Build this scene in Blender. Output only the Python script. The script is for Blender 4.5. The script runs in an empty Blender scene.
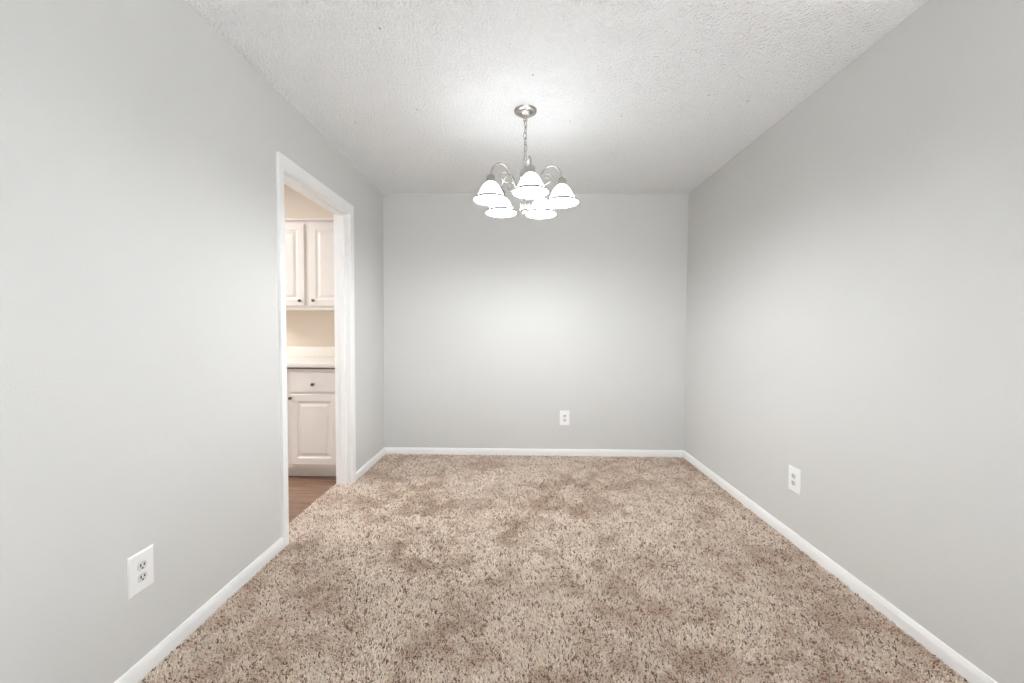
import bpy, bmesh, math, random
import numpy as np
from mathutils import Vector, Matrix
S = bpy.context.scene
C = S.collection
PI = math.pi
random.seed(7)

# ------------------------------------------------------------------ measured layout (metres)
L, R, D, H = -1.2835, 1.535, 3.700, 2.44       # left wall, right wall, back wall, ceiling
REAR, LX0, LX1, LY = -4.6, -2.6, 2.2, 0.30     # the living room behind the camera: rear wall, sides, where the dining walls start
WT = 0.114                                     # partition thickness
KX = L - WT                                    # kitchen side of the left wall
DY0, DY1, DZ = 2.134, 2.959, 2.047             # clear doorway
KFLOOR = -0.012                                # vinyl floor lies a little under the carpet pile

# ------------------------------------------------------------------ camera
cam = bpy.data.cameras.new('camera'); camo = bpy.data.objects.new('camera', cam); C.objects.link(camo)
F, PITCH, YAW, ROLL, CAMZ = 396.0, 0.03149, 0.02071, 0.004023, 1.19315
cam.sensor_fit = 'HORIZONTAL'; cam.sensor_width = 36.0; cam.lens = F * 36.0 / 1024.0
cam.clip_start = 0.02; cam.clip_end = 60
cp, sp, cy_, sy_ = math.cos(PITCH), math.sin(PITCH), math.cos(YAW), math.sin(YAW)
fwd = Vector((-sy_ * cp, cy_ * cp, -sp)); rgt = Vector((cy_, sy_, 0)); upv = rgt.cross(fwd)
r2 = math.cos(ROLL) * rgt + math.sin(ROLL) * upv; u2 = -math.sin(ROLL) * rgt + math.cos(ROLL) * upv
m3 = Matrix((r2, u2, -fwd)).transposed()
camo.matrix_world = Matrix.Translation((0, 0, CAMZ)) @ m3.to_4x4()
S.camera = camo

# ------------------------------------------------------------------ world, lights, exposure
w = bpy.data.worlds.new('world'); S.world = w; w.use_nodes = True
w.node_tree.nodes['Background'].inputs[0].default_value = (0.9, 0.95, 1, 1)
w.node_tree.nodes['Background'].inputs[1].default_value = 0.1
BULB_E, SHADE_E = 262.0, 5.4
def area(name, loc, rot, sx, sy, power, col):
    l = bpy.data.lights.new(name, 'AREA'); l.shape = 'RECTANGLE'; l.size = sx; l.size_y = sy
    l.energy = power; l.color = col
    o = bpy.data.objects.new(name, l); o.location = loc; o.rotation_euler = rot; C.objects.link(o); return o
FILL_W = 310.0
sb = area('bounce_fill', (LX1 + 0.02, -1.25, 1.25), (0, 0, 0), 1.9, 1.9, FILL_W, (0.94, 0.98, 1.03))  # added fill: narrow beam aimed at the unseen floor to bounce light forward
sb.rotation_euler = Vector((-0.62, 0, -0.78)).to_track_quat('-Z', 'Y').to_euler(); sb.data.spread = math.radians(14)
area('rear_fill', (0.9, REAR + 0.02, 1.25), (PI / 2, 0, 0), 1.9, 1.9, 42.0, (0.90, 0.97, 1.04))  # added weak fill light from the unseen rear wall
area('kitchen_ceiling_light', (-3.10, 2.40, 2.40), (0, 0, 0), 1.1, 0.8, 44.0, (1.0, 0.99, 0.985))
vs = S.view_settings
vs.view_transform = 'Standard'; vs.look = 'None'; vs.gamma = 1.0; vs.use_curve_mapping = False
vs.exposure = 0.33
S.cycles.max_bounces = 12; S.cycles.diffuse_bounces = 8; S.cycles.transmission_bounces = 6
S.cycles.use_denoising = True

# ------------------------------------------------------------------ materials
def mat(name, col, rough=0.5, metal=0.0, spec=0.5):
    m = bpy.data.materials.new(name); m.use_nodes = True
    b = m.node_tree.nodes['Principled BSDF']
    b.inputs['Base Color'].default_value = (*col, 1); b.inputs['Roughness'].default_value = rough
    b.inputs['Metallic'].default_value = metal; b.inputs['Specular IOR Level'].default_value = spec
    return m
def N(m, t, **kw):
    n = m.node_tree.nodes.new(t)
    for k, v in kw.items():
        if k in n.inputs.keys(): n.inputs[k].default_value = v
        else: setattr(n, k, v)
    return n
def K(m, a, ao, b, bi): m.node_tree.links.new(a.outputs[ao], b.inputs[bi])
def bsdf(m): return m.node_tree.nodes['Principled BSDF']
def bumpnoise(m, scale, dist, detail=3, strength=1.0):
    tc = N(m, 'ShaderNodeTexCoord'); nz = N(m, 'ShaderNodeTexNoise', Scale=scale, Detail=detail)
    bp = N(m, 'ShaderNodeBump', Distance=dist, Strength=strength)
    K(m, tc, 'Object', nz, 'Vector'); K(m, nz, 'Fac', bp, 'Height'); K(m, bp, 'Normal', bsdf(m), 'Normal')
    return nz
def mottle(m, scale, c0, c1, lo=0.35, hi=0.65):
    tc = N(m, 'ShaderNodeTexCoord'); nz = N(m, 'ShaderNodeTexNoise', Scale=scale, Detail=2.0)
    cr = N(m, 'ShaderNodeValToRGB'); e = cr.color_ramp.elements
    e[0].position = lo; e[0].color = (*c0, 1); e[1].position = hi; e[1].color = (*c1, 1)
    K(m, tc, 'Object', nz, 'Vector'); K(m, nz, 'Fac', cr, 'Fac'); K(m, cr, 'Color', bsdf(m), 'Base Color')

M = {}
M['wall'] = mat('grey_wall_paint', (0.65, 0.645, 0.629), 0.62, 0, 0.3)
mottle(M['wall'], 0.8, (0.645, 0.64, 0.624), (0.655, 0.65, 0.634)); bumpnoise(M['wall'], 180, 0.0006)
M['trim'] = mat('white_trim_paint', (0.89, 0.89, 0.88), 0.38)
bumpnoise(M['trim'], 60, 0.0004)
M['ceil'] = mat('popcorn_ceiling', (0.925, 0.93, 0.93), 0.95, 0, 0.1)
def popcorn():
    m = M['ceil']; tc = N(m, 'ShaderNodeTexCoord')
    n1 = N(m, 'ShaderNodeTexNoise', Scale=95.0, Detail=3.0, Roughness=0.55)
    v1 = N(m, 'ShaderNodeTexVoronoi', Scale=85.0); v1.feature = 'SMOOTH_F1'
    mx = N(m, 'ShaderNodeMath', operation='SUBTRACT'); bp = N(m, 'ShaderNodeBump', Distance=0.014, Strength=0.9)
    for n in (n1, v1): K(m, tc, 'Object', n, 'Vector')
    K(m, n1, 'Fac', mx, 0); K(m, v1, 'Distance', mx, 1)
    K(m, mx, 'Value', bp, 'Height'); K(m, bp, 'Normal', bsdf(m), 'Normal')
    # sparse dark dots: the shade inside small pits, put into the colour
    v2 = N(m, 'ShaderNodeTexVoronoi', Scale=17.0); K(m, tc, 'Object', v2, 'Vector')
    cr = N(m, 'ShaderNodeValToRGB'); e = cr.color_ramp.elements
    e[0].position = 0.05; e[0].color = (0.36, 0.355, 0.34, 1); e[1].position = 0.10; e[1].color = (0.925, 0.93, 0.93, 1)
    wn = N(m, 'ShaderNodeMath', operation='GREATER_THAN'); wn.inputs[1].default_value = 0.90
    sep = N(m, 'ShaderNodeSeparateColor'); K(m, v2, 'Color', sep, 'Color'); K(m, sep, 'Red', wn, 0)
    mix = N(m, 'ShaderNodeMix', data_type='RGBA'); mix.inputs[6].default_value = (0.925, 0.93, 0.93, 1)
    K(m, v2, 'Distance', cr, 'Fac'); K(m, wn, 'Value', mix, 'Factor'); K(m, cr, 'Color', mix, 7)
    m.node_tree.links.new(mix.outputs[2], bsdf(m).inputs['Base Color'])
popcorn()
M['tan'] = mat('tan_kitchen_paint', (0.77, 0.68, 0.585), 0.6, 0, 0.3); bumpnoise(M['tan'], 150, 0.0006)
M['cab'] = mat('white_cabinet_paint', (0.80, 0.755, 0.715), 0.35)
mottle(M['cab'], 9, (0.79, 0.745, 0.705), (0.81, 0.765, 0.725))
M['counter'] = mat('white_laminate', (0.83, 0.80, 0.74), 0.3)
mottle(M['counter'], 260, (0.74, 0.69, 0.61), (0.86, 0.83, 0.78), 0.3, 0.5)
M['nickel'] = mat('brushed_nickel', (0.47, 0.45, 0.42), 0.27, 1.0); bumpnoise(M['nickel'], 300, 0.0003)
M['knob'] = mat('dark_metal', (0.16, 0.145, 0.13), 0.3, 1.0); bumpnoise(M['knob'], 300, 0.0002)
M['plastic'] = mat('white_plastic', (0.88, 0.88, 0.87), 0.35); bumpnoise(M['plastic'], 90, 0.0002)
M['grey'] = mat('grey_plastic', (0.70, 0.70, 0.69), 0.45); bumpnoise(M['grey'], 90, 0.0002)
M['dark'] = mat('dark_slot', (0.03, 0.03, 0.03), 0.7); bumpnoise(M['dark'], 90, 0.0002)
M['cord'] = mat('clear_cord', (0.40, 0.38, 0.34), 0.4); bumpnoise(M['cord'], 300, 0.0002)
M['pad'] = mat('carpet_backing', (0.20, 0.14, 0.10), 1.0, 0, 0.0); bumpnoise(M['pad'], 260, 0.004)

M['pale'] = mat('bounce_floor', (0.76, 0.75, 0.735), 0.8); bumpnoise(M['pale'], 200, 0.002)  # unseen floor, toned pale so the added fill beam bounces neutrally
M['pile'] = mat('carpet_yarn', (0.5, 0.4, 0.3), 0.95, 0, 0.05)
at = N(M['pile'], 'ShaderNodeAttribute', attribute_name='yarn'); K(M['pile'], at, 'Color', bsdf(M['pile']), 'Base Color')
bsdf(M['pile']).inputs['Sheen Weight'].default_value = 0.12

def wood():
    m = mat('vinyl_planks', (0.2, 0.12, 0.08), 0.42); M['wood'] = m
    tc = N(m, 'ShaderNodeTexCoord'); br = N(m, 'ShaderNodeTexBrick', Scale=1.0)
    br.inputs['Brick Width'].default_value = 1.2; br.inputs['Row Height'].default_value = 0.15
    br.inputs['Mortar Size'].default_value = 0.0015
    br.inputs['Color1'].default_value = (0.25, 0.25, 0.25, 1); br.inputs['Color2'].default_value = (0.75, 0.75, 0.75, 1)
    br.inputs['Mortar'].default_value = (0, 0, 0, 1)
    mp = N(m, 'ShaderNodeMapping'); mp.inputs['Scale'].default_value = (1.6, 26, 1)
    nz = N(m, 'ShaderNodeTexNoise', Scale=2.0, Detail=6.0, Roughness=0.7)
    cr = N(m, 'ShaderNodeValToRGB'); e = cr.color_ramp.elements
    e[0].position = 0.3; e[0].color = (0.13, 0.062, 0.037, 1); e[1].position = 0.72; e[1].color = (0.42, 0.27, 0.19, 1)
    mx = N(m, 'ShaderNodeMix', data_type='RGBA', blend_type='MULTIPLY'); mx.inputs[0].default_value = 0.35
    K(m, tc, 'Object', br, 'Vector'); K(m, tc, 'Object', mp, 'Vector'); K(m, mp, 'Vector', nz, 'Vector')
    K(m, nz, 'Fac', cr, 'Fac')
    m.node_tree.links.new(cr.outputs[0], mx.inputs[6]); m.node_tree.links.new(br.outputs[0], mx.inputs[7])
    m.node_tree.links.new(mx.outputs[2], bsdf(m).inputs['Base Color'])
wood()

def shade_material():
    m = bpy.data.materials.new('frosted_lamp_glass'); m.use_nodes = True; t = m.node_tree; t.nodes.clear()
    out = t.nodes.new('ShaderNodeOutputMaterial'); df = t.nodes.new('ShaderNodeBsdfDiffuse'); tr = t.nodes.new('ShaderNodeBsdfTranslucent')
    gl = t.nodes.new('ShaderNodeBsdfGlossy'); gl.inputs['Roughness'].default_value = 0.15
    em = t.nodes.new('ShaderNodeEmission'); em.inputs[1].default_value = SHADE_E; em.inputs[0].default_value = (0.955, 0.99, 1.02, 1)
    m1 = t.nodes.new('ShaderNodeMixShader'); m1.inputs[0].default_value = 0.10
    m2 = t.nodes.new('ShaderNodeMixShader'); m2.inputs[0].default_value = 0.05
    ad = t.nodes.new('ShaderNodeAddShader')
    nz = t.nodes.new('ShaderNodeTexNoise'); nz.inputs['Scale'].default_value = 14
    cr = t.nodes.new('ShaderNodeValToRGB')
    cr.color_ramp.elements[0].color = (0.80, 0.80, 0.79, 1); cr.color_ramp.elements[1].color = (0.86, 0.86, 0.85, 1)
    l = t.links
    l.new(nz.outputs[0], cr.inputs[0]); l.new(cr.outputs[0], df.inputs[0]); l.new(cr.outputs[0], tr.inputs[0])
    l.new(df.outputs[0], m1.inputs[1]); l.new(tr.outputs[0], m1.inputs[2])
    l.new(m1.outputs[0], m2.inputs[1]); l.new(gl.outputs[0], m2.inputs[2])
    l.new(m2.outputs[0], ad.inputs[0]); l.new(em.outputs[0], ad.inputs[1]); l.new(ad.outputs[0], out.inputs[0])
    M['shade'] = m
shade_material()
def emit(name, col, e):
    m = bpy.data.materials.new(name); m.use_nodes = True; t = m.node_tree; t.nodes.clear()
    o = t.nodes.new('ShaderNodeOutputMaterial'); em = t.nodes.new('ShaderNodeEmission')
    em.inputs[0].default_value = (*col, 1); em.inputs[1].default_value = e; t.links.new(em.outputs[0], o.inputs[0]); return m
M['bulb'] = emit('lit_bulb', (0.955, 0.99, 1.02), BULB_E)
M['rim'] = mat('glass_rim', (0.17, 0.17, 0.17), 0.25); bumpnoise(M['rim'], 90, 0.0002)

# ------------------------------------------------------------------ mesh helpers
def box(bm, x0, x1, y0, y1, z0, z1, bevel=0.0, seg=2):
    vs_ = [bm.verts.new((x, y, z)) for z in (z0, z1) for y in (y0, y1) for x in (x0, x1)]
    fs = [bm.faces.new([vs_[i] for i in q]) for q in ((0, 2, 3, 1), (4, 5, 7, 6), (0, 1, 5, 4), (2, 6, 7, 3), (0, 4, 6, 2), (1, 3, 7, 5))]
    if bevel:
        es = list({e for f in fs for e in f.edges})
        bmesh.ops.bevel(bm, geom=es, offset=bevel, segments=seg, affect='EDGES', profile=0.5)
def lathe(bm, prof, n=32, mtx=None):
    rows = []
    for r, z in prof:
        if r < 1e-6: rows.append([bm.verts.new((0, 0, z))])
        else: rows.append([bm.verts.new((r * math.cos(2 * PI * k / n), r * math.sin(2 * PI * k / n), z)) for k in range(n)])
    new = [v for r_ in rows for v in r_]
    for a, b in zip(rows, rows[1:]):
        for k in range(n):
            k2 = (k + 1) % n
            q = [a[k], a[k2], b[k2], b[k]] if len(a) > 1 and len(b) > 1 else ([a[0], b[k2], b[k]] if len(a) == 1 else [a[k], a[k2], b[0]])
            bm.faces.new(q)
    if mtx is not None: bmesh.ops.transform(bm, matrix=mtx, verts=new)
    return new
def tube(bm, pts, rad, n=10, closed=False):
    P = [Vector(p) for p in pts]; m = len(P)
    rads = rad if isinstance(rad, (list, tuple)) else [rad] * m
    T = []
    for i in range(m):
        a = P[(i - 1) % m] if closed or i > 0 else P[i]; b = P[(i + 1) % m] if closed or i < m - 1 else P[i]
        T.append((b - a).normalized())
    u = T[0].orthogonal().normalized(); rings = []
    for i in range(m):
        u = (u - T[i] * u.dot(T[i])).normalized(); v = T[i].cross(u)
        rings.append([bm.verts.new(P[i] + rads[i] * (math.cos(2 * PI * k / n) * u + math.sin(2 * PI * k / n) * v)) for k in range(n)])
    for i in range(m if closed else m - 1):
        a, b = rings[i], rings[(i + 1) % m]
        for k in range(n): bm.faces.new([a[k], a[(k + 1) % n], b[(k + 1) % n], b[k]])
    if not closed: bm.faces.new(rings[0][::-1]); bm.faces.new(rings[-1])
def spline(ctrl, per=8):
    c = [Vector(p) for p in ctrl]; c = [2 * c[0] - c[1]] + c + [2 * c[-1] - c[-2]]; out = []
    for i in range(1, len(c) - 2):
        for k in range(per):
            t = k / per; a, b, d, e = c[i - 1], c[i], c[i + 1], c[i + 2]
            out.append(0.5 * ((2 * b) + (d - a) * t + (2 * a - 5 * b + 4 * d - e) * t * t + (3 * b - a - 3 * d + e) * t ** 3))
    out.append(c[-2]); return out
def sweep(bm, prof, path):
    """prof: closed outline; path: list of functions mapping a profile point to a 3-D point, one per station"""
    rows = [[bm.verts.new(f(p)) for p in prof] for f in path]; n = len(prof)
    for a, b in zip(rows, rows[1:]):
        for k in range(n): bm.faces.new([a[k], a[(k + 1) % n], b[(k + 1) % n], b[k]])
    bm.faces.new(rows[0][::-1]); bm.faces.new(rows[-1])
def obj(name, bm, m, parent=None, smooth=None):
    me = bpy.data.meshes.new(name); bmesh.ops.recalc_face_normals(bm, faces=bm.faces[:])
    bm.to_mesh(me); bm.free()
    me.materials.append(m)
    if smooth is not None:
        me.polygons.foreach_set('use_smooth', [True] * len(me.polygons))
        me.set_sharp_from_angle(angle=math.radians(smooth))
    o = bpy.data.objects.new(name, me); C.objects.link(o)
    if parent is not None: o.parent = parent
    return o
def thing(name, label, cat, loc, rotz=0, group=None):
    o = bpy.data.objects.new(name, None); C.objects.link(o); o.empty_display_size = 0.05
    o.location = loc; o.rotation_euler = (0, 0, rotz); o['label'] = label; o['category'] = cat
    if group: o['group'] = group
    return o
def struct(name, bm, m, label, cat, smooth=None):
    o = obj(name, bm, m, None, smooth); o['kind'] = 'structure'; o['label'] = label; o['category'] = cat; return o
def B(): return bmesh.new()

# ------------------------------------------------------------------ the setting
FZ = -0.002
bm = B(); box(bm, L, R, LY, D, -0.06, FZ); box(bm, KX, L, DY0 - .05, DY1 + .05, -0.06, FZ); 
struct('floor', bm, M['pad'], 'floor of the empty room under brown carpet', 'floor')
bm = B(); box(bm, L - .05, R + .05, LY, D + .05, H, H + 0.08); box(bm, LX0, LX1, REAR, LY, H, H + .08)
struct('ceiling', bm, M['ceil'], 'white popcorn textured ceiling over the empty dining room', 'ceiling')
bm = B()
box(bm, KX, L, LY, DY0 - 0.02, -0.06, H); box(bm, KX, L, DY1 + 0.02, D, -0.06, H)
box(bm, KX, L, DY0 - 0.02, DY1 + 0.02, DZ + 0.02, H); box(bm, LX0, KX, LY, LY + WT, -0.06, H)
struct('wall_left', bm, M['wall'], 'light grey wall on the left with the kitchen doorway', 'wall')
bm = B(); box(bm, R, R + WT, LY, D, -0.06, H); box(bm, R + WT, LX1, LY, LY + WT, -0.06, H)
struct('wall_right', bm, M['wall'], 'plain light grey wall on the right side', 'wall')
bm = B(); box(bm, L - WT, R + WT, D, D + WT, -0.06, H)
struct('wall_back', bm, M['wall'], 'plain light grey end wall behind the hanging chandelier', 'wall')
bm = B(); box(bm, LX0, LX1, REAR, LY, -0.06, FZ)
struct('floor', bm, M['pale'], 'unseen living room floor made pale to bounce the fill beam', 'floor')
# unseen living room behind the camera; its window openings are added for the fill lights
bm = B(); WY0, WY1, WZ0, WZ1 = -2.25, -0.25, 0.25, 2.25
WX0, WX1 = -0.1, 1.9; box(bm, LX0, WX0, REAR - WT, REAR, -0.06, H); box(bm, WX1, LX1, REAR - WT, REAR, -0.06, H)
box(bm, WX0, WX1, REAR - WT, REAR, -0.06, WZ0); box(bm, WX0, WX1, REAR - WT, REAR, WZ1, H); box(bm, LX0 - WT, LX0, REAR, LY, -0.06, H)
box(bm, LX1, LX1 + WT, REAR, WY0, -0.06, H); box(bm, LX1, LX1 + WT, WY1, LY, -0.06, H)
box(bm, LX1, LX1 + WT, WY0, WY1, -0.06, WZ0); box(bm, LX1, LX1 + WT, WY0, WY1, WZ1, H)
struct('wall_front', bm, M['wall'], 'light grey living room walls behind the camera', 'wall')
bm = B()  # frame added to go with the bounced fill beam
for a in (WY0, (WY0 + WY1) / 2 - .02, WY1 - .04): box(bm, LX1 + .05, LX1 + .10, a, a + 0.04, WZ0, WZ1, 0.004)
for z in (WZ0, WZ1 - .04): box(bm, LX1 + .05, LX1 + .10, WY0, WY1, z, z + 0.04, 0.004)
struct('added_window_1', bm, M['trim'], 'white window frame added around the fill beam, unseen behind the camera', 'window')

bm = B()  # frame added to go with the rear fill light
for a in (WX0, (WX0 + WX1) / 2 - .02, WX1 - .04): box(bm, a, a + .04, REAR - .10, REAR - .05, WZ0, WZ1, .004)
for z in (WZ0, WZ1 - .04): box(bm, WX0, WX1, REAR - .10, REAR - .05, z, z + .04, .004)
struct('added_window_2', bm, M['trim'], 'white window frame added around the rear fill light, unseen behind the camera', 'window')

# baseboards: rounded-top profile, (distance out of the wall, height)
BB = [(0, -0.014), (0.012, -0.014), (0.012, 0.043), (0.0115, 0.050), (0.009, 0.055), (0.0082, 0.060), (0.006, 0.0655), (0.003, 0.067), (0, 0.067)]
def base_x(name, xw, sgn, ya, yb, label):
    bm = B(); n = 14; st = []
    for i in range(n + 1):
        yy = ya + (yb - ya) * i / n
        st.append(lambda p, yy=yy: (xw + sgn * p[0], yy, p[1]))
    sweep(bm, BB, st); return struct(name, bm, M['trim'], label, 'baseboard', 30)
base_x('baseboard_left', L, 1, LY, 2.079, 'white baseboard on the left wall between camera and doorway')
base_x('baseboard_left', L, 1, 3.0140, D - 0.012, 'short white baseboard on the left wall beyond the doorway')
base_x('baseboard_right', R, -1, LY, D - 0.012, 'long white baseboard along the right wall')
bm = B(); sweep(bm, BB, [lambda p, x=x: (x, D - p[0], p[1]) for x in np.linspace(L, R, 12)])
struct('baseboard_back', bm, M['trim'], 'white baseboard along the far end wall', 'baseboard', 30)

# door lining with stop, and the moulded casing on the dining side
bm = B()
box(bm, KX - .002, L + .002, DY0 - .02, DY0, -0.014, DZ + .02); box(bm, KX - .002, L + .002, DY1, DY1 + .02, -0.014, DZ + .02)
box(bm, KX - .002, L + .002, DY0, DY1, DZ, DZ + .02)
s0, s1 = L - 0.069, L - 0.034
box(bm, s0, s1, DY0, DY0 + .013, -0.014, DZ, .0015); box(bm, s0, s1, DY1 - .013, DY1, -0.014, DZ, .0015); box(bm, s0, s1, DY0 + .013, DY1 - .013, DZ - .013, DZ, .0015)
struct('door_1', bm, M['trim'], 'white lining with stop inside the kitchen doorway', 'door frame')
# casing profile: (distance from opening edge outward, thickness)
CP = [(0, 0), (0, 0.008), (0.003, 0.0105), (0.010, 0.0115), (0.018, 0.0125), (0.040, 0.0150), (0.0485, 0.0155), (0.0525, 0.0145), (0.053, 0.012), (0.053, 0)]
bm = B(); e = 0.002
ya, yb, zt = DY0 - e, DY1 + e, DZ + e
sweep(bm, CP, [lambda p: (L + p[1], ya - p[0], -0.014), lambda p: (L + p[1], ya - p[0], zt + p[0] * 1.32),
               lambda p: (L + p[1], yb + p[0], zt + p[0] * 1.32), lambda p: (L + p[1], yb + p[0], -0.014)])
struct('trim_1', bm, M['trim'], 'white moulded casing around the kitchen doorway', 'door casing', 25)

# ------------------------------------------------------------------ carpet pile: one tuft of yarn beside the other
def vnoise(x, y, sc, seed):
    rng = np.random.default_rng(seed); g = rng.random((256, 256)); x = x * sc + 31.7; y = y * sc + 57.3
    xi = np.floor(x).astype(int); yi = np.floor(y).astype(int); fx = x - xi; fy = y - yi
    fx = fx * fx * (3 - 2 * fx); fy = fy * fy * (3 - 2 * fy); a = lambda i, j: g[(xi + i) % 256, (yi + j) % 256]
    return (a(0, 0) * (1 - fx) + a(1, 0) * fx) * (1 - fy) + (a(0, 1) * (1 - fx) + a(1, 1) * fx) * fy
def carpet():
    rng = np.random.default_rng(11); sp_ = 0.0050
    def grid(x0, x1, y0, y1, s):
        X, Y = np.meshgrid(np.arange(x0 + s * .4, x1, s), np.arange(y0 + s * .4, y1, s)); return X.ravel(), Y.ravel()
    parts = [grid(L + .012, R - .012, 0.75, D - .012, sp_), grid(L + .012, R - .012, LY, 0.75, 0.02), grid(KX - .004, L + .012, DY0, DY1, sp_)]
    X = np.concatenate([p[0] for p in parts]); Y = np.concatenate([p[1] for p in parts]); n = len(X)
    big = np.concatenate([np.full(len(parts[0][0]), 1.0), np.full(len(parts[1][0]), 3.0), np.full(len(parts[2][0]), 1.0)])
    X = X + rng.normal(0, .0018, n) * big; Y = Y + rng.normal(0, .0018, n) * big
    X = np.where(X > L + .015, np.clip(X, L + .015, R - .015), X); Y = np.minimum(Y, D - .015)
    # the way the pile lies: broad brushed patches and footprints
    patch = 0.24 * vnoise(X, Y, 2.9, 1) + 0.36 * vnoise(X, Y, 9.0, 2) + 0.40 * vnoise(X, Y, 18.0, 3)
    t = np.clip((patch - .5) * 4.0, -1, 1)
    curl = rng.uniform(0, 2 * PI, n)
    hh = rng.uniform(.0060, .0145, n) * (1 + .10 * t); r = rng.uniform(.0025, .0039, n) * big
    lx = .0070 * np.cos(curl) + .004 * (vnoise(X, Y, 4.0, 5) - .5) * 2
    ly = .0070 * np.sin(curl) + .0060 * t
    z0 = -0.002
    V = np.zeros((n, 7, 3)); ang = rng.uniform(0, 2 * PI, n)
    for k in range(3):
        a = ang + 2 * PI * k / 3
        V[:, k] = np.stack([X + r * np.cos(a), Y + r * np.sin(a), np.full(n, z0)], 1)
        a2 = a + .9
        V[:, 3 + k] = np.stack([X + lx * .55 + r * .95 * np.cos(a2), Y + ly * .55 + r * .95 * np.sin(a2), z0 + hh * .66], 1)
    V[:, 6] = np.stack([X + lx, Y + ly, z0 + hh], 1)
    fb = []
    for k in range(3):
        j = (k + 1) % 3; fb += [[k, j, 3 + j], [k, 3 + j, 3 + k], [3 + k, 3 + j, 6]]
    fb = np.array(fb); Fc = (fb[None] + (np.arange(n) * 7)[:, None, None]).reshape(-1)
    nf = n * 9
    me = bpy.data.meshes.new('carpet_pile'); me.vertices.add(n * 7); me.vertices.foreach_set('co', V.reshape(-1).astype(np.float32))
    me.loops.add(nf * 3); me.loops.foreach_set('vertex_index', Fc.astype(np.int32))
    me.polygons.add(nf); me.polygons.foreach_set('loop_start', np.arange(0, nf * 3, 3, dtype=np.int32))
    me.polygons.foreach_set('loop_total', np.full(nf, 3, np.int32)); me.update(calc_edges=True)
    pal = np.array(PALETTE); wts = np.array(WEIGHTS) / sum(WEIGHTS)
    u = .5 + (rng.random(n) - .5) * .80 + (vnoise(X, Y, 70.0, 9) - .5) * .28 + (vnoise(X, Y, 120.0, 10) - .5) * .50
    u = np.argsort(np.argsort(u)) / n                # light and dark strands come in small clumps
    ci = np.searchsorted(np.cumsum(wts), u); ci = np.minimum(ci, len(pal) - 1); col = pal[ci] * rng.uniform(.76, 1.08, (n, 1))
    k_ = (.34 * np.clip(-t + .1, 0, 1))[:, None]; col = col * (1 - k_) + k_ * np.array((.50, .345, .245)) * col / col.mean(1, keepdims=True) * .75   # browner patches: shading of the brushed nap put into the yarn colour
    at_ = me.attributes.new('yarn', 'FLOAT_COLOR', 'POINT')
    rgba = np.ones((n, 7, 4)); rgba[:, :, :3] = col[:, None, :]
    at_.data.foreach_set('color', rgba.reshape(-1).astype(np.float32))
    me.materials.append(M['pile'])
    o = bpy.data.objects.new('carpet_pile', me); C.objects.link(o)
    o['kind'] = 'stuff'; o['label'] = 'beige and brown flecked frieze carpet covering the whole floor'; o['category'] = 'carpet'
PALETTE = [(0.96, 0.85, 0.74), (0.91, 0.755, 0.62), (0.76, 0.575, 0.435), (0.46, 0.32, 0.225), (0.21, 0.13, 0.085)]
WEIGHTS = [42, 26, 15, 10, 7]
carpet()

# ------------------------------------------------------------------ power outlets
def outlet(loc, rotz, label):
    """built facing -Y: plate at y 0..-0.007"""
    t = thing('power_outlet', label, 'power outlet', loc, rotz, 'power outlets')
    bm = B(); w_, h_ = 0.0905, 0.136
    ring = [(0, 0), (0, .0035), (.0035, .0066), (.006, .0070)]
    rows = []
    for ins, d in ring:
        x, z = w_ / 2 - ins, h_ / 2 - ins; rows.append([bm.verts.new(q) for q in ((-x, -d, -z), (x, -d, -z), (x, -d, z), (-x, -d, z))])
    for a, b in zip(rows, rows[1:]):
        for k in range(4): bm.faces.new([a[k], a[(k + 1) % 4], b[(k + 1) % 4], b[k]])
    bm.faces.new(rows[-1]); bm.faces.new(rows[0][::-1])
    obj('wall_plate', bm, M['plastic'], t)
    bm = B(); lathe(bm, [(0, 0), (.0035, 0), (.0035, .0008), (.002, .0016), (0, .0017)], 14, Matrix.Translation((0, -.0070, 0)) @ Matrix.Rotation(PI / 2, 4, 'X'))
    obj('screw', bm, M['plastic'], t)
    for sz in (.0197, -.0197):
        bm = B(); pts = []
        for k in range(40):                      # round face with flattened top and bottom
            a = 2 * PI * k / 40; pts.append((.0172 * math.cos(a), max(-.0142, min(.0142, .0172 * math.sin(a)))))
        lo = [bm.verts.new((x, -.0069, z + sz)) for x, z in pts]; hi = [bm.verts.new((x * .96, -.0086, z * .96 + sz)) for x, z in pts]
        for k in range(40): bm.faces.new([lo[k], lo[(k + 1) % 40], hi[(k + 1) % 40], hi[k]])
        bm.faces.new(hi)
        s = obj('socket', bm, M['grey'], t); s['label'] = 'grey socket face'
        for sx, hh in ((-.0064, .0098), (.0064, .0082)):
            bm = B(); box(bm, sx - .0020, sx + .0020, -.0092, -.0080, sz + .003 - hh / 2, sz + .003 + hh / 2); obj('slot', bm, M['dark'], s)
        bm = B(); lathe(bm, [(0, 0), (.0030, 0), (.0030, .0010), (0, .0010)], 16, Matrix.Translation((0, -.0082, sz - .0078)) @ Matrix.Rotation(PI / 2, 4, 'X'))
        obj('ground_hole', bm, M['dark'], s)
outlet((L, 1.290, 0.368), PI / 2, 'white duplex outlet low on the left wall before the doorway')
outlet((R, 2.2165, 0.360), -PI / 2, 'white duplex outlet low on the right wall')
outlet((0.4195, D, 0.362), 0, 'white duplex outlet low on the far end wall')

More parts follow.
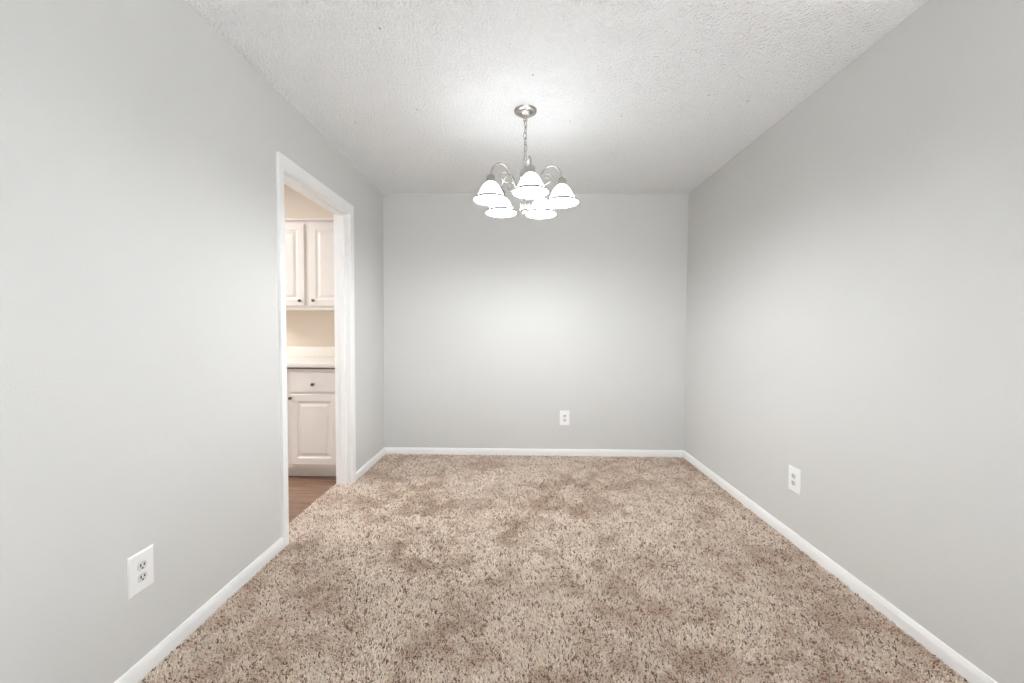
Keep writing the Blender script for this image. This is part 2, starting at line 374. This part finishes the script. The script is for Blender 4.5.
# ------------------------------------------------------------------ chandelier
CX, CY = 0.0239, 2.3038
ch = thing('chandelier', 'brushed nickel chandelier with five lit white glass bell shades', 'chandelier', (CX, CY, H))
def zz(z): return z - H
bm = B(); lathe(bm, [(0, 0), (.064, 0), (.065, -.004), (.062, -.009), (.054, -.013), (.046, -.015), (.043, -.019), (.036, -.026), (.024, -.031), (.013, -.033), (0, -.033)], 48)
obj('canopy', bm, M['nickel'], ch, 35)
bm = B(); lathe(bm, [(0, -.030), (.010, -.031), (.0105, -.040), (.007, -.044), (0, -.045)], 20)
tube(bm, [(.010 * math.cos(a), 0, -.053 + .010 * math.sin(a)) for a in np.linspace(0, 2 * PI, 20, endpoint=False)], .0026, 8, True)
obj('canopy_loop', bm, M['nickel'], ch, 40)
zc = -.0585; ZT = zz(2.150); nl = 7; step = (zc - ZT) / nl                # chain from canopy loop to the hub loop
link_me = None
for k in range(nl):
    ln = step * .5 + .0035; hw = .0085
    if link_me is None:
        bm = B(); pts = []
        for a in np.linspace(0, 2 * PI, 28, endpoint=False):
            s_ = 1 if math.sin(a) >= 0 else -1
            pts.append((hw * math.cos(a), 0, (ln - hw) * s_ * (abs(math.sin(a)) ** .25) + hw * math.sin(a)))
        tube(bm, pts, .0022, 8, True)
        lk = obj('chain_link', bm, M['nickel'], ch, 60); link_me = lk
    else:
        lk = link_me.copy(); C.objects.link(lk); lk.parent = ch
    lk.location = (.0015 * math.sin(k * 2.1), 0, zc - step * (k + .5)); lk.rotation_euler = (0, 0, .5 + (k % 2) * PI / 2 + .15 * math.sin(k * 3))
bm = B(); tube(bm, [(.0055 * math.cos(k * .9), .0055 * math.sin(k * .9), -.040 - k * (.292 / 40)) for k in range(41)], .0022, 8)
obj('power_cord', bm, M['cord'], ch, 60)
bm = B()
HP = [(0, 2.128), (.010, 2.127), (.012, 2.118), (.018, 2.112), (.026, 2.100), (.030, 2.085), (.030, 2.062), (.024, 2.056), (.017, 2.050), (.015, 2.035),
      (.015, 1.998), (.020, 1.992), (.031, 1.986), (.035, 1.975), (.035, 1.957), (.031, 1.947), (.021, 1.941), (.016, 1.935), (.018, 1.926), (.025, 1.918),
      (.0275, 1.914), (.0275, 1.880), (.0265, 1.876), (.024, 1.8745), (.012, 1.872), (.0105, 1.864), (.012, 1.858), (.009, 1.851), (0, 1.848)]
lathe(bm, [(r_, zz(z_)) for r_, z_ in HP], 32)
obj('hub', bm, M['nickel'], ch, 35)
bm = B(); tube(bm, [(.012 * math.cos(a), 0, zz(2.139) + .013 * math.sin(a)) for a in np.linspace(0, 2 * PI, 22, endpoint=False)], .0028, 8, True)
obj('hub_loop', bm, M['nickel'], ch, 60)
ARM = [(.030, 1.968), (.046, 1.978), (.060, 2.003), (.075, 2.036), (.090, 2.068), (.112, 2.100), (.140, 2.117), (.168, 2.113), (.192, 2.094), (.206, 2.068), (.2106, 2.040)]
SCR = [(.066, 2.016), (.086, 2.023), (.108, 2.017), (.128, 2.021), (.146, 2.034), (.152, 2.053), (.143, 2.070), (.126, 2.073), (.115, 2.062), (.118, 2.049), (.129, 2.047)]
RS = 0.2106
first = None
for k in range(5):
    a = math.radians(-82.63 + 72 * k)
    if first is None:
        bm = B(); P_ = spline([(r_, 0, zz(z_)) for r_, z_ in ARM], 7); tube(bm, P_, .0046, 10); arm = obj('arm', bm, M['nickel'], ch, 60)
        bm = B(); P_ = spline([(r_, 0, zz(z_)) for r_, z_ in SCR], 7); m_ = len(P_)
        tube(bm, P_, [.0036 - .0016 * i / (m_ - 1) for i in range(m_)], 8); scr = obj('scroll', bm, M['nickel'], arm, 60)
        T_ = Matrix.Translation((RS, 0, 0))
        bm = B(); lathe(bm, [(0, zz(2.050)), (.007, zz(2.049)), (.010, zz(2.045)), (.019, zz(2.041)), (.0235, zz(2.033)), (.0245, zz(2.007)), (.0235, zz(2.003)), (.016, zz(2.003)), (.016, zz(1.990)), (0, zz(1.990))], 28, T_)
        cup = obj('socket_cup', bm, M['nickel'], ch, 35)
        SP = [(.021, 2.005), (.0255, 2.002), (.034, 1.995), (.0445, 1.983), (.053, 1.969), (.0605, 1.954), (.068, 1.939), (.0765, 1.926), (.086, 1.915), (.0935, 1.9085)]
        bm = B(); outer = [(r_, zz(z_)) for r_, z_ in SP]; inner = [(r_ - .0028, zz(z_ - .0012)) for r_, z_ in SP[::-1]]
        lathe(bm, outer + inner, 40, T_); sh = obj('glass_shade', bm, M['shade'], ch, 50); sh['label'] = 'lit frosted white glass bell shade'
        bm = B(); lathe(bm, [(r_, zz(z_)) for r_, z_ in ((.0825, 1.9215), (.0880, 1.9150), (.0950, 1.9085), (.0968, 1.9050), (.0955, 1.9030), (.0935, 1.9045), (.0930, 1.9075), (.0870, 1.9135), (.0815, 1.9195), (.0825, 1.9215))], 48, T_)
        rim = obj('shade_rim', bm, M['rim'], sh, 60); rim['label'] = 'grey rim of shade'
        bm = B(); lathe(bm, [(0, zz(1.990)), (.013, zz(1.989)), (.014, zz(1.972)), (.021, zz(1.955)), (.028, zz(1.938)), (.0295, zz(1.925)), (.026, zz(1.910)), (.016, zz(1.900)), (0, zz(1.8965))], 18, T_)
        bl = obj('light_bulb', bm, M['bulb'], cup, 60); bl['label'] = 'glowing white bulb'
        first = (arm, cup, sh)
    else:
        for src in first:
            c = src.copy(); C.objects.link(c); c.parent = ch; c.rotation_euler = (0, 0, a)
            for g in src.children:
                d = g.copy(); C.objects.link(d); d.parent = c
for o_ in first: o_.rotation_euler = (0, 0, math.radians(-82.63))

# ------------------------------------------------------------------ kitchen behind the doorway
KL = -3.9; KY0 = 0.9; KYB = 3.70
bm = B(); box(bm, KL, KX, KY0, KYB, KFLOOR - .05, KFLOOR)
struct('floor', bm, M['wood'], 'brown wood-look plank floor of the kitchen beyond the doorway', 'floor')
bm = B(); box(bm, KL, KX, KYB, KYB + WT, -0.06, H)
struct('wall_kitchen', bm, M['tan'], 'tan wall behind the white kitchen cabinets', 'wall')
bm = B(); box(bm, KL - WT, KL, KY0, KYB, -0.06, H); box(bm, KL, KX, KY0 - WT, KY0, -0.06, H)
struct('wall_kitchen', bm, M['wall'], 'pale kitchen walls out of sight left of the doorway', 'wall')
bm = B(); box(bm, KL, KX, KY0, KYB, H, H + .08)
struct('ceiling', bm, M['ceil'], 'white ceiling of the kitchen', 'ceiling')

def door_mesh(x0, x1, z0, z1, yf, t=.018, stile=.058, raised=True):
    """cabinet door facing -Y, front at yf; raised panel inside a routed groove"""
    bm = B()
    rings = [(0, t), (0, .004), (.0035, 0)]
    if raised: rings += [(stile - .004, 0), (stile, .0045), (stile + .012, .0075), (stile + .016, .0075), (stile + .034, .0015), (stile + .037, .0005)]
    rows = []
    for ins, d in rings:
        rows.append([bm.verts.new(q) for q in ((x0 + ins, yf + d, z0 + ins), (x1 - ins, yf + d, z0 + ins), (x1 - ins, yf + d, z1 - ins), (x0 + ins, yf + d, z1 - ins))])
    for a, b in zip(rows, rows[1:]):
        for k in range(4): bm.faces.new([a[k], a[(k + 1) % 4], b[(k + 1) % 4], b[k]])
    bm.faces.new(rows[-1]); bm.faces.new(rows[0][::-1]); return bm
def knob(x, z, yf, parent):
    bm = B(); lathe(bm, [(0, 0), (.0075, 0), (.0070, .003), (.0048, .007), (.0050, .013), (.0105, .017), (.0135, .022), (.0125, .027), (.008, .030), (0, .031)], 24,
                    Matrix.Translation((x, yf, z)) @ Matrix.Rotation(PI / 2, 4, 'X'))
    k_ = obj('knob', bm, M['knob'], parent, 50); k_['label'] = 'dark metal knob'; return k_
def tocal(o, root):           # meshes are written in room coordinates: shift them under their thing
    o.data.transform(Matrix.Translation(-Vector(root.location))); return o

def base_cabinet(x0, x1, xd0, xd1, kside, label, stile_l, stile_r):
    t = thing('base_cabinet', label, 'kitchen cabinet', ((x0 + x1) / 2, 3.40, KFLOOR), 0, 'white base cabinets')
    fr, dr = 3.085, 3.067; zt, zb = .871, .082
    bm = B(); box(bm, x0, x1, fr + .019, KYB, zb, .868); box(bm, x0, x1, 3.25, KYB, .868, .8845); p = [obj('carcass', bm, M['cab'], t)]
    bm = B()
    box(bm, x0, xd0 + .012, fr, fr + .019, zb, zt); box(bm, xd1 - .012, x1, fr, fr + .019, zb, zt)
    for a_, b_ in ((zb, .120), (.672, .694), (.845, zt)): box(bm, xd0 + .012, xd1 - .012, fr, fr + .019, a_, b_)
    p.append(obj('face_frame', bm, M['cab'], t))
    bm = B(); box(bm, x0, x1, 3.160, 3.175, KFLOOR, zb); p.append(obj('toe_kick', bm, M['cab'], t))
    d_ = obj('drawer_front', door_mesh(xd0, xd1, .690, .848, dr, raised=False), M['cab'], t); p += [d_, knob((xd0 + xd1) / 2, .753, dr, d_)]
    d_ = obj('door', door_mesh(xd0, xd1, .112, .672, dr), M['cab'], t); p += [d_, knob(xd0 + .012 if kside < 0 else xd1 - .012, .645, dr, d_)]
    for o_ in p: tocal(o_, t)
base_cabinet(-1.842, KX - .002, -1.811, -1.432, -1, 'white base cabinet with one drawer over one raised panel door', 0, 0)
base_cabinet(-2.310, -1.8425, -2.280, -1.875, 1, 'white base cabinet left of the doorway view, beside another cabinet', 0, 0)

t = thing('wall_cabinet', 'white two-door wall cabinet hung above the kitchen counter', 'kitchen cabinet', (-1.87, 3.55, 1.36))
x0, x1, z0, z1, fr, dr = -2.34, KX - .002, 1.355, 2.110, 3.388, 3.370
bm = B(); box(bm, x0, x1, fr + .019, KYB, z0, z1); p = [obj('carcass', bm, M['cab'], t)]
bm = B(); box(bm, x0, -2.28, fr, fr + .019, z0, z1); box(bm, -1.50, x1, fr, fr + .019, z0, z1); box(bm, -1.865, -1.795, fr, fr + .019, z0, z1)
for a_, b_ in ((z0, 1.40), (2.075, z1)):
    box(bm, -2.28, -1.865, fr, fr + .019, a_, b_); box(bm, -1.795, -1.50, fr, fr + .019, a_, b_)
p.append(obj('face_frame', bm, M['cab'], t))
bm = B(); box(bm, x0, x1, fr - .022, fr + .010, z1, z1 + .022, .005); p.append(obj('top_moulding', bm, M['cab'], t))
d_ = obj('door', door_mesh(-2.29, -1.852, 1.385, 2.090, dr), M['cab'], t); p += [d_, knob(-1.886, 1.428, dr, d_)]
d_ = obj('door', door_mesh(-1.807, -1.405, 1.385, 2.090, dr), M['cab'], t); p += [d_, knob(-1.769, 1.430, dr, d_)]
for o_ in p: tocal(o_, t)
bm = B(); box(bm, KL, KX, 3.395, KYB, 2.132, H)
struct('wall_soffit', bm, M['tan'], 'tan soffit above the kitchen wall cabinet', 'wall')

t = thing('countertop', 'white laminate countertop with low backsplash on the base cabinets', 'countertop', (-1.87, 3.40, .885))
bm = B(); box(bm, -2.335, KX - .002, 3.045, KYB - .001, .885, .922, .004); p = [obj('slab', bm, M['counter'], t, 40)]
bm = B(); box(bm, -2.335, KX - .002, KYB - .021, KYB - .001, .9225, 1.020, .003); p.append(obj('backsplash', bm, M['counter'], t, 40))
for o_ in p: tocal(o_, t)
